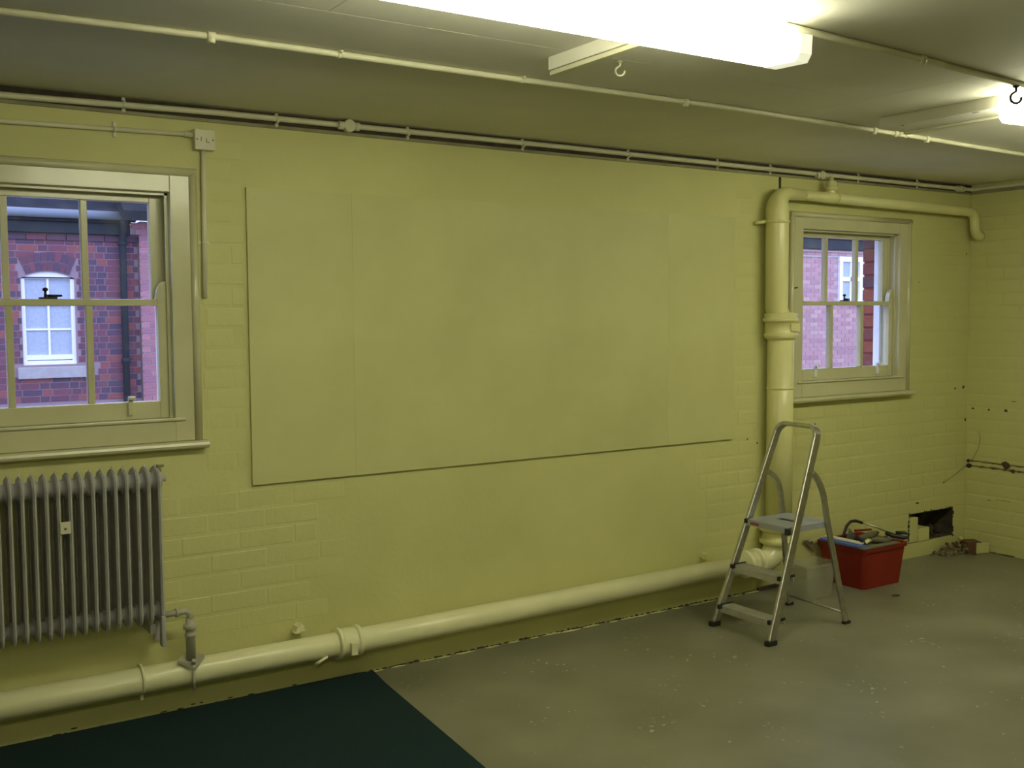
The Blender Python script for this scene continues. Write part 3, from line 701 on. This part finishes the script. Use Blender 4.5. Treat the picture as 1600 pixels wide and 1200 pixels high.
mb = MB(); mb.tube([(1.347, -.012, 2.335), (1.343, -.012, 2.0), (1.339, -.012, 1.731)], .0105, n=12); mb.build('drop_tube', M_COND, sc_)
mb = MB(); mb.box(1.306, 1.390, -.042, -.0005, 2.334, 2.418, bev=.004); bx = mb.build('box', M_COND, sc_)
mb = MB()
for xx in (1.315, 1.381): mb.lathe((xx, -.042, 2.376), (0, -1, 0), [(0, .004), (.002, .003)], n=8)
mb.box(1.330, 1.333, -.0435, -.042, 2.368, 2.386); mb.box(1.352, 1.355, -.0435, -.042, 2.366, 2.380); mb.box(1.352, 1.366, -.0435, -.042, 2.364, 2.367); mb.build('screws', M_TRIMD, bx)
for (x, z, v) in ((1.0, 2.391, 0), (.3, 2.381, 0), (1.342, 1.958, 1)):
    mb = MB()
    if v: mb.box(x - .024, x + .024, -.006, -.0005, z - .007, z + .007, bev=.002); mb.lathe((x, -.012, z - .006), (0, 0, 1), [(0, .0115), (.012, .0115)], n=12)
    else: mb.box(x - .007, x + .007, -.008, -.0005, z - .030, z + .030, bev=.002); mb.lathe((x - .006, -.014, z), (1, 0, 0), [(0, .0115), (.012, .0115)], n=12)
    mb.build('clip', M_COND, sc_)

# ================================================================== CEILING BATTENS, HOOKS
bt = thing('ceiling_batten', (2.11, -1.73, CEIL), 'white timber batten on the ceiling meeting the near light', 'batten')
mb = MB(); mb.box(2.093, 2.133, -2.046, -1.425, 2.475, CEIL - .0005, bev=.002); mb.build('timber', M_CEIL, bt)
mb = MB(); mb.box(2.097, 2.129, -2.046, -1.428, 2.458, 2.472, bev=.002); mb.box(2.103, 2.123, -2.046, -1.43, 2.471, 2.476); mb.build('cover_strip', M_COND, bt)
bt = thing('ceiling_batten', (4.1, -1.6, CEIL), 'wide flat white box batten on the ceiling meeting the far light', 'batten')
mb = MB(); mb.box(4.0, 4.17, -1.872, -1.29, 2.472, CEIL - .0005, bev=.002); mb.build('boxing', M_CEIL, bt)
mb = MB(); mb.box(4.172, 4.205, -1.872, -1.29, 2.462, CEIL - .0005, bev=.002); mb.build('edge_strip', M_COND, bt)
for y in (-1.40, -1.60, -1.75):
    mb = MB(); mb.blob((4.02, y, 2.4715), (.006, .02 if y < -1.5 else .008, .0015), seed=y * 7); mb.build('paint_chip', M_DARK if y != -1.60 else M_WHITE, bt)
def hook(p, s, label, m, tilt=0, g=None):
    h = thing('cup_hook', p, label, 'hook', g); p = Vector(p)
    mb = MB(); d = Vector((.836 * math.cos(tilt), -.548 * math.cos(tilt), math.sin(tilt)))
    pts = [p, p + Vector((0, 0, -.014 * s))] + [p + Vector((0, 0, -.030 * s)) + d * (.014 * s * math.sin(a)) + Vector((0, 0, .014 * s * math.cos(a))) for a in [-.3 - .5 * k for k in range(1, 10)]]
    mb.tube(pts, .0032 * s, n=8); mb.build('shank', m, h)
    mb = MB(); mb.lathe(p, (0, 0, -1), [(0, .008 * s), (.003 * s, .009 * s), (.006 * s, .004 * s)], n=12); mb.build('flange', m, h)
hook((2.335, -1.51, CEIL - .0005), 1.15, 'white cup hook in the ceiling beside the near light', M_COND)
hook((3.80, -2.06, CEIL - .0005 - .02), 1.5, 'dark cup hook silhouetted against the far light', M_IRON)

# ================================================================== LIGHTS
def batten_light(x0, x1, y0, label, bare=False):
    t = thing('ceiling_light', ((x0 + x1) / 2, y0 - .08, CEIL), label, 'ceiling light')
    y1 = y0 - .158; yc = (y0 + y1) / 2
    mb = MB(); mb.box(x0 + .04, x1 - .06, yc - .038, yc + .038, 2.476, CEIL - .0005, bev=.003); mb.build('spine', M_WHITE, t)
    if not bare:
        mb = MB()
        prof = [(y0, 2.474), (y0 - .003, 2.425), (y0 - .018, 2.403), (y1 + .018, 2.398), (y1 + .003, 2.420), (y1, 2.474)]
        mb.prism([(x0 + .052, y, z) for y, z in prof], (x1 - x0 - .104, 0, 0)); mb.build('diffuser', M_DIFF, t)
        for xx in (x0, x1 - .05):
            mb = MB(); mb.prism([(xx, yc + (y - yc) * 1.03, z - .0015 if z < 2.45 else z) for y, z in prof], (.05, 0, 0)); mb.build('end_cap', M_DIFF if (xx == x0 and x0 > 3) else M_DIFE, t)
    else:
        for dy in (-.035, .035):
            mb = MB(); mb.tube([(x0 + .03, yc + dy, 2.446), (x1 - .03, yc + dy, 2.446)], .019, n=16); mb.build('tube', M_TUBEL, t)
        for xx in (x0, x1 - .03):
            mb = MB(); mb.box(xx, xx + .03, yc - .06, yc + .06, 2.424, 2.50, bev=.005); mb.build('lamp_holder', M_WHITE, t)
    return t
batten_light(.92, 2.50, -2.05, 'long boxed fluorescent light on the ceiling, nearest the viewer')
batten_light(3.97, 5.55, -1.885, 'fluorescent ceiling light at the right edge beyond the first')
batten_light(-.66, .92, -4.6, 'unseen boxed fluorescent fill light added behind the viewer')  # unseen light, added to brighten the lower wall

# ================================================================== CARPET
mb = MB(); rg = [(LX + .002, -.03), (.5, -.008), (1.2, -.010), (2.01, -.012), (2.075, -.03), (2.05, -.20), (2.036, -.34), (2.0, -.72), (1.955, -1.19), (1.90, -1.75), (1.80, -2.8), (1.7, -3.9), (1.6, FY + .002), (LX + .002, FY + .002)]
mb.prism([(x, y, .0005) for x, y in rg], (0, 0, .009)); tag(mb.build('carpet', M_CARPET), 'dark green carpet piece covering the floor at bottom left', 'carpet')

# ================================================================== LADDER
ld = thing('step_ladder', (4.2, -.57, 0), 'aluminium two tread step ladder with platform, standing open by the soil pipe', 'ladder')
def RL(z): t = z / 1.02; return Vector((3.893 + .387 * t, -.38 - .07 * t, z))
def RR(z): t = z / 1.02; return Vector((3.883 + .385 * t, -.785 + .053 * t, z))
TOP = 1.062
mb = MB(); pl, pr = RL(1.0), RR(1.0)
A, B = RL(1.062), RR(1.062)
d = (B - A).normalized(); u = (RL(1) - RL(0)).normalized(); u2 = (RR(1) - RR(0)).normalized(); q = .05
path = [RL(.02), RL(.3), RL(.7), A - u * .055]
for k in range(1, 6):
    a = PI / 2 * k / 6; path.append(A - u * .055 * (1 - math.sin(a)) + d * .055 * (1 - math.cos(a)))
path += [A + d * .055, B - d * .055]
for k in range(1, 6):
    a = PI / 2 * k / 6; path.append(B - d * .055 * (1 - math.sin(a)) - u2 * .055 * (1 - math.cos(a)))
path += [B - u2 * .055, RR(.7), RR(.3), RR(.02)]
mb.tube(path, (.010, .0215), sect=Vector((1, 0, 0)) * 1.0 + Vector((0, 0, .001))); mb.build('front_rail', M_ALU, ld)
for sgn, R, pts in ((1, 'l', [RL(.80) + Vector((.03, 0, 0)), (4.285, -.440, .758), (4.320, -.436, .70), (4.345, -.43, .60), (4.42, -.39, .33), (4.520, -.333, .015)]),
                    (-1, 'r', [RR(.83) + Vector((.028, 0, 0)), (4.275, -.738, .785), (4.318, -.738, .70), (4.345, -.738, .58), (4.41, -.742, .33), (4.492, -.748, .015)])):
    pts = [Vector(p) for p in pts]; sm_ = []
    for i in range(len(pts) - 1):      # smooth through the points
        p0 = pts[max(i-1, 0)]; p1 = pts[i]; p2 = pts[i+1]; p3 = pts[min(i+2, len(pts)-1)]
        for k in range(5):
            t = k / 5; sm_.append(.5 * ((2 * p1) + (p2 - p0) * t + (2*p0 - 5*p1 + 4*p2 - p3) * t*t + (3*p1 - p0 - 3*p2 + p3) * t**3))
    sm_.append(pts[-1])
    mb = MB(); mb.tube(sm_, (.009, .0165), sect=Vector((1, 0, .4))); mb.build('rear_leg', M_ALU, ld)
mb = MB(); mb.tube([(4.500, -.345, .062), (4.472, -.745, .066)], .0055, n=8); mb.build('cross_brace', M_ALU, ld)
for p, f in ((RL(0), 1), (RR(0), 1), (Vector((4.525, -.330, 0)), 0), (Vector((4.496, -.749, 0)), 0)):
    mb = MB()
    if f: mb.box(p.x - .028, p.x + .034, p.y - .016, p.y + .016, .0005, .026, bev=.004)
    else: mb.box(p.x - .022, p.x + .022, p.y - .013, p.y + .013, .0005, .018, bev=.003)
    mb.build('foot', M_BLK, ld)
for z in (.112, .320):
    a, b = RL(z), RR(z); x0 = min(a.x, b.x) - .012; mb = MB()
    y0, y1 = b.y + .012, a.y - .012
    mb.box(x0, x0 + .088, y0, y1, z - .006, z, bev=.001); mb.box(x0, x0 + .006, y0, y1, z - .036, z - .004, bev=.001); mb.box(x0 - .003, x0 + .004, y0, y1, z - .020, z - .016)
    mb.box(x0 + .082, x0 + .088, y0, y1, z - .03, z - .004)
    for k in range(6): mb.box(x0 + .008 + k * .013, x0 + .013 + k * .013, y0 + .005, y1 - .005, z, z + .0016)
    t_ = mb.build('tread', M_ALUT, ld)
    for p, s in ((a, 1), (b, -1)):
        mb = MB(); mb.box(x0 - .006, x0 + .094, p.y - .014 * s - .004, p.y - .014 * s + .004, z - .008, z + .006, bev=.002)
        mb.box(x0 - .018, x0 + .004, p.y - .02 * s - .010, p.y - .02 * s + .010, z - .016, z + .006, bev=.003)
        mb.build('end_cap', M_BLK, t_)
mb = MB(); PX0, PX1, PY0, PY1, PZ_ = 4.062, 4.375, -.728, -.442, .562
sl = (4.20, 4.245, -.64, -.52)
for (x0, x1, y0, y1) in ((PX0, sl[0], PY0, PY1), (sl[1], PX1, PY0, PY1), (sl[0], sl[1], PY0, sl[2]), (sl[0], sl[1], sl[3], PY1)): mb.box(x0, x1, y0, y1, PZ_ - .006, PZ_)
mb.box(PX0 - .004, PX0 + .004, PY0, PY1, PZ_ - .03, PZ_ + .001, bev=.001); mb.box(PX1 - .004, PX1 + .004, PY0, PY1, PZ_ - .03, PZ_ + .001, bev=.001)
mb.box(PX0, PX1, PY0 - .003, PY0 + .004, PZ_ - .03, PZ_ + .001, bev=.001); mb.box(PX0, PX1, PY1 - .004, PY1 + .003, PZ_ - .03, PZ_ + .001, bev=.001)
pf = mb.build('platform', M_PLAT, ld)
mb = MB(); mb.box(sl[0] - .004, sl[1] + .004, sl[2] - .004, sl[3] + .004, PZ_ - .014, PZ_ - .007); mb.build('hand_slot', M_BLK, pf)
mb = MB(); mb.box(PX0 - .0055, PX0 - .004, -.535, -.475, PZ_ - .022, PZ_ - .010); mb.build('red_label', M_REDL, pf)
mb = MB(); mb.box(PX0 - .012, PX0 + .012, PY0 - .01, PY0 + .012, PZ_ - .038, PZ_ - .004, bev=.003); mb.box(PX0 - .012, PX0 + .012, PY1 - .012, PY1 + .006, PZ_ - .02, PZ_ + .004, bev=.003); mb.build('pivot', M_BLK, pf)
mb = MB(); mb.box(RR(.3).x - .018, RR(.3).x + .0, RR(.3).y + .008, RR(.3).y + .018, .27, .295); mb.build('red_sticker', M_REDL, ld)

# ================================================================== TUB AND BIN
def tub(mb, x0, x1, y0, y1, h, fl, t=.004, rim=.02, lip=.012, z0=.001, rc=.03):
    def ring(o, z):
        a0, a1, b0, b1 = x0 - o, x1 + o, y0 - o, y1 + o; P = []
        for (cx, cy, s) in ((a0 + rc, b0 + rc, PI), (a1 - rc, b0 + rc, 1.5*PI), (a1 - rc, b1 - rc, 0), (a0 + rc, b1 - rc, .5*PI)):
            for k in range(5):
                a = s + PI / 2 * k / 4; P.append(mb.bm.verts.new((cx + rc * math.cos(a), cy + rc * math.sin(a), z)))
        return P
    R = [ring(0, z0), ring(fl * .93, h - rim), ring(fl * .93 + lip, h - rim), ring(fl + lip, h), ring(fl - t, h), ring(-t, z0 + .006)]
    n = len(R[0])
    for A, B in zip(R, R[1:]):
        for k in range(n): mb.bm.faces.new((A[k], A[(k+1) % n], B[(k+1) % n], B[k]))
    mb.bm.faces.new(R[0][::-1]); mb.bm.faces.new(R[-1])
tb = thing('storage_tub', (5.3, -.2, 0), 'red plastic tub full of tools on the floor', 'tub')
mb = MB(); tub(mb, 5.125, 5.475, -.362, -.055, .252, .024, lip=.010, rim=.022); mb.build('body', M_RED, tb)
bn = thing('storage_box', (4.76, -.3, 0), 'empty milky clear plastic box behind the ladder', 'box')
mb = MB(); tub(mb, 4.655, 4.872, -.345, -.215, .205, .018, t=.003, rim=.014, lip=.008, rc=.022); mb.build('body', M_CLEAR, bn)
# tools in the tub
hs = thing('hacksaw', (5.4, -.2, .25), 'hacksaw with curved black grip and silver frame on the tools', 'saw')
mb = MB(); mb.tube([(5.185, -.16, .258), (5.195, -.158, .30), (5.222, -.155, .343), (5.262, -.152, .366), (5.31, -.15, .365), (5.372, -.15, .345)], .0095, n=10); mb.build('front_grip', M_BLK, hs)
mb = MB(); mb.tube([(5.365, -.15, .348), (5.44, -.20, .318), (5.50, -.26, .285)], .0055, n=8); mb.build('frame', M_ALU, hs)
mb = MB(); mb.tube([(5.47, -.25, .288), (5.50, -.28, .272), (5.535, -.33, .262), (5.555, -.35, .266), (5.562, -.35, .285), (5.545, -.33, .292), (5.515, -.29, .288)], [.012, .016, .014, .010, .009, .011, .012], n=10); mb.build('handle', M_BLK, hs)
mb = MB(); mb.box(5.19, 5.50, -.262, -.260, .253, .266, rot=(0, -.02, .1)); mb.build('blade', M_STEEL, hs)
fb = thing('filling_tool', (5.12, -.2, .25), 'flat blue tool with a white edge lying in the tub', 'tool')
mb = MB(); mb.box(5.085, 5.15, -.365, -.06, .254, .270, bev=.004); mb.build('blade_case', M_BLUE, fb)
mb = MB(); mb.box(5.118, 5.165, -.34, -.07, .271, .281, bev=.004); mb.build('edge_cover', M_WHITE, fb)
mb = MB(); mb.prism([(5.17, -.20, .27), (5.25, -.23, .262), (5.175, -.215, .345)], (.008, .012, 0)); tag(mb.build('trowel', M_STEEL), 'triangular grey trowel blade standing up among the tools', 'trowel')
cg = thing('sealant_gun', (5.37, -.22, .27), 'grey brown tube lying across the tools in the tub', 'tool')
mb = MB(); mb.tube([(5.205, -.25, .278), (5.25, -.24, .276), (5.40, -.20, .276), (5.47, -.19, .278)], [.016, .022, .022, .012], n=14); mb.build('barrel', M_TUBE, cg)
mb = MB(); mb.lathe((5.20, -.252, .278), (1, .25, 0), [(0, .012), (.004, .021), (.016, .021), (.02, .015)], n=14); mb.build('end_cap', M_BLK, cg)
mb = MB(); mb.tube([(5.32, -.14, .300), (5.46, -.15, .292)], [.008, .006], n=8); tag(mb.build('pencil', M_RED), 'red handled tool lying behind the grey tube', 'tool')
mb = MB(); mb.box(5.08, 5.42, -.398, -.352, .2535, .262, bev=.002); tag(mb.build('steel_rule', M_STEEL), 'flat grey green strip resting on the front rim of the tub', 'strip')
mb = MB(); mb.tube([(5.17, -.33, .272), (5.23, -.31, .278), (5.27, -.30, .272)], [.010, .014, .006], n=10); tag(mb.build('putty_bottle', M_WPIPE), 'small yellow object beside the blue tool', 'bottle')
mb = MB(); mb.tube([(5.16, -.31, .268), (5.155, -.325, .29), (5.165, -.34, .262)], [.012, .016, .010], n=10); tag(mb.build('clamp_knob', M_BLK), 'black knob at the end of the white edged tool', 'knob')
mb = MB(); mb.box(5.33, 5.45, -.33, -.23, .2535, .268, rot=(0, .03, .3), bev=.004); tag(mb.build('sanding_block', M_TUBE), 'dull olive block under the saw handle', 'block')
mb = MB(); mb.box(5.18, 5.46, -.34, -.07, .17, .238, bev=.006); tag(mb.build('tool_tray', M_TUBE), 'dark jumble of tools filling the tub', 'tools', kind='stuff')
mb = MB(); mb.tube([(5.02, -.035, .252), (5.13, -.05, .265), (5.16, -.09, .268)], .0028, n=6); tag(mb.build('thin_rod', M_WHITE), 'thin white rod sticking out left of the red tub', 'rod')
mb = MB(); mb.prism([(4.99, -.012, .255), (5.085, -.012, .175), (5.085, -.012, .215), (5.07, -.012, .252)], (0, -.008, 0)); tag(mb.build('card_scrap', M_CARD), 'brown scrap of card against the wall left of the tub', 'card')
mb = MB(); mb.box(4.60, 4.79, -.022, -.002, .001, .020, rot=(0, 0, .05), bev=.003); tag(mb.build('dark_batten', M_DARK), 'dark offcut lying at the wall foot behind the ladder', 'offcut')
mb = MB(); mb.blob((5.182, -.547, .003), (.04, .02, .004), seed=4); tag(mb.build('dirt_patch', M_DARK), 'small dark lump on the floor in front of the red tub', 'debris')

# ================================================================== RUBBLE
hb = thing('loose_brick', (6.6, -.15, 0), 'loose brick with a yellow painted end lying in the corner rubble', 'brick')
mb = MB(); mb.box(-.052, .052, -.06, .06, 0, .078, bev=.004); bmesh.ops.rotate(mb.bm, verts=mb.bm.verts[:], cent=(0, 0, 0), matrix=Matrix.Rotation(-.55, 3, 'Z'))
for v in mb.bm.verts: v.co += Vector((6.56, -.12, .001))
mb.build('brick_body', M_RUBR, hb)
mb = MB(); mb.box(-.05, .05, -.068, -.059, .002, .076, bev=.002); bmesh.ops.rotate(mb.bm, verts=mb.bm.verts[:], cent=(0, 0, 0), matrix=Matrix.Rotation(-.30, 3, 'Z'))
for v in mb.bm.verts: v.co += Vector((6.60, -.135, .001))
mb.build('painted_face', M_WALL, hb)
labs = {0: 'orange brick chunk on top of the corner rubble', 1: 'yellow painted plaster chip standing on the rubble', 2: 'dark brick lump next to the loose brick', 3: 'reddish brick crumb at the foot of the loose brick', 4: 'brown brick lump at the left end of the rubble'}
spots = [(6.46, -.07, .055, .028, M_RUBR), (6.53, -.06, .085, .02, M_WALL), (6.50, -.11, .035, .035, M_RUB), (6.50, -.185, .012, .016, M_RUBR), (6.36, -.05, .022, .024, M_RUBR)]
for k, (x, y, z, r, m) in enumerate(spots):
    mb = MB(); mb.blob((x, y, z), (r, r * .9, r * .8), sub=2, seed=k * 3, rough=.6); tag(mb.build('rubble_chunk', m), labs[k], 'rubble')
for k in range(46):
    a = random.gauss(0, .07); b = random.gauss(0, .035); r = random.uniform(.007, .02); x, y = 6.43 + a, min(-.085 + b - a * .25, -.02)
    h = max(0, .06 - ((a / .10) ** 2) * .05) * random.random()
    mb = MB(); mb.blob((min(x, RX - .03), y, r * .6 + h), (r, r * random.uniform(.7, 1), r * .75), seed=k, rough=.7)
    tag(mb.build('rubble_chunk', random.choice((M_RUB, M_RUB, M_RUBR, M_DARK, M_TRIMD))), 'small broken piece in the heap of mortar rubble in the corner', 'rubble', 'rubble heap pieces')
mb = MB()
t = bmesh.new(); bmesh.ops.create_icosphere(t, subdivisions=3, radius=1)
for v in t.verts:
    k = 1 + .25 * noise.noise(v.co * 4); v.co = Vector((6.43 + v.co.x * .14 * k, -.07 + v.co.y * .065 * k, max(v.co.z * .048 * k, .0)))
mb.merge(t); tag(mb.build('mortar_dust', M_RUB), 'heap of fine mortar dust under the corner rubble', 'rubble', kind='stuff')

# ================================================================== CABLES
mb = MB(); mb.tube([(RX - .004, -.10, .83), (RX - .004, -.112, .77), (RX - .004, -.095, .70), (RX - .006, -.055, .63), (RX - .03, -.012, .575), (6.52, -.006, .52), (6.41, -.006, .485)], .0022, n=6)
mb.blob((6.408, -.007, .484), (.008, .007, .008), seed=1); tag(mb.build('loose_cable', M_TRIMD), 'thin loose cable curling across the far corner', 'cable')
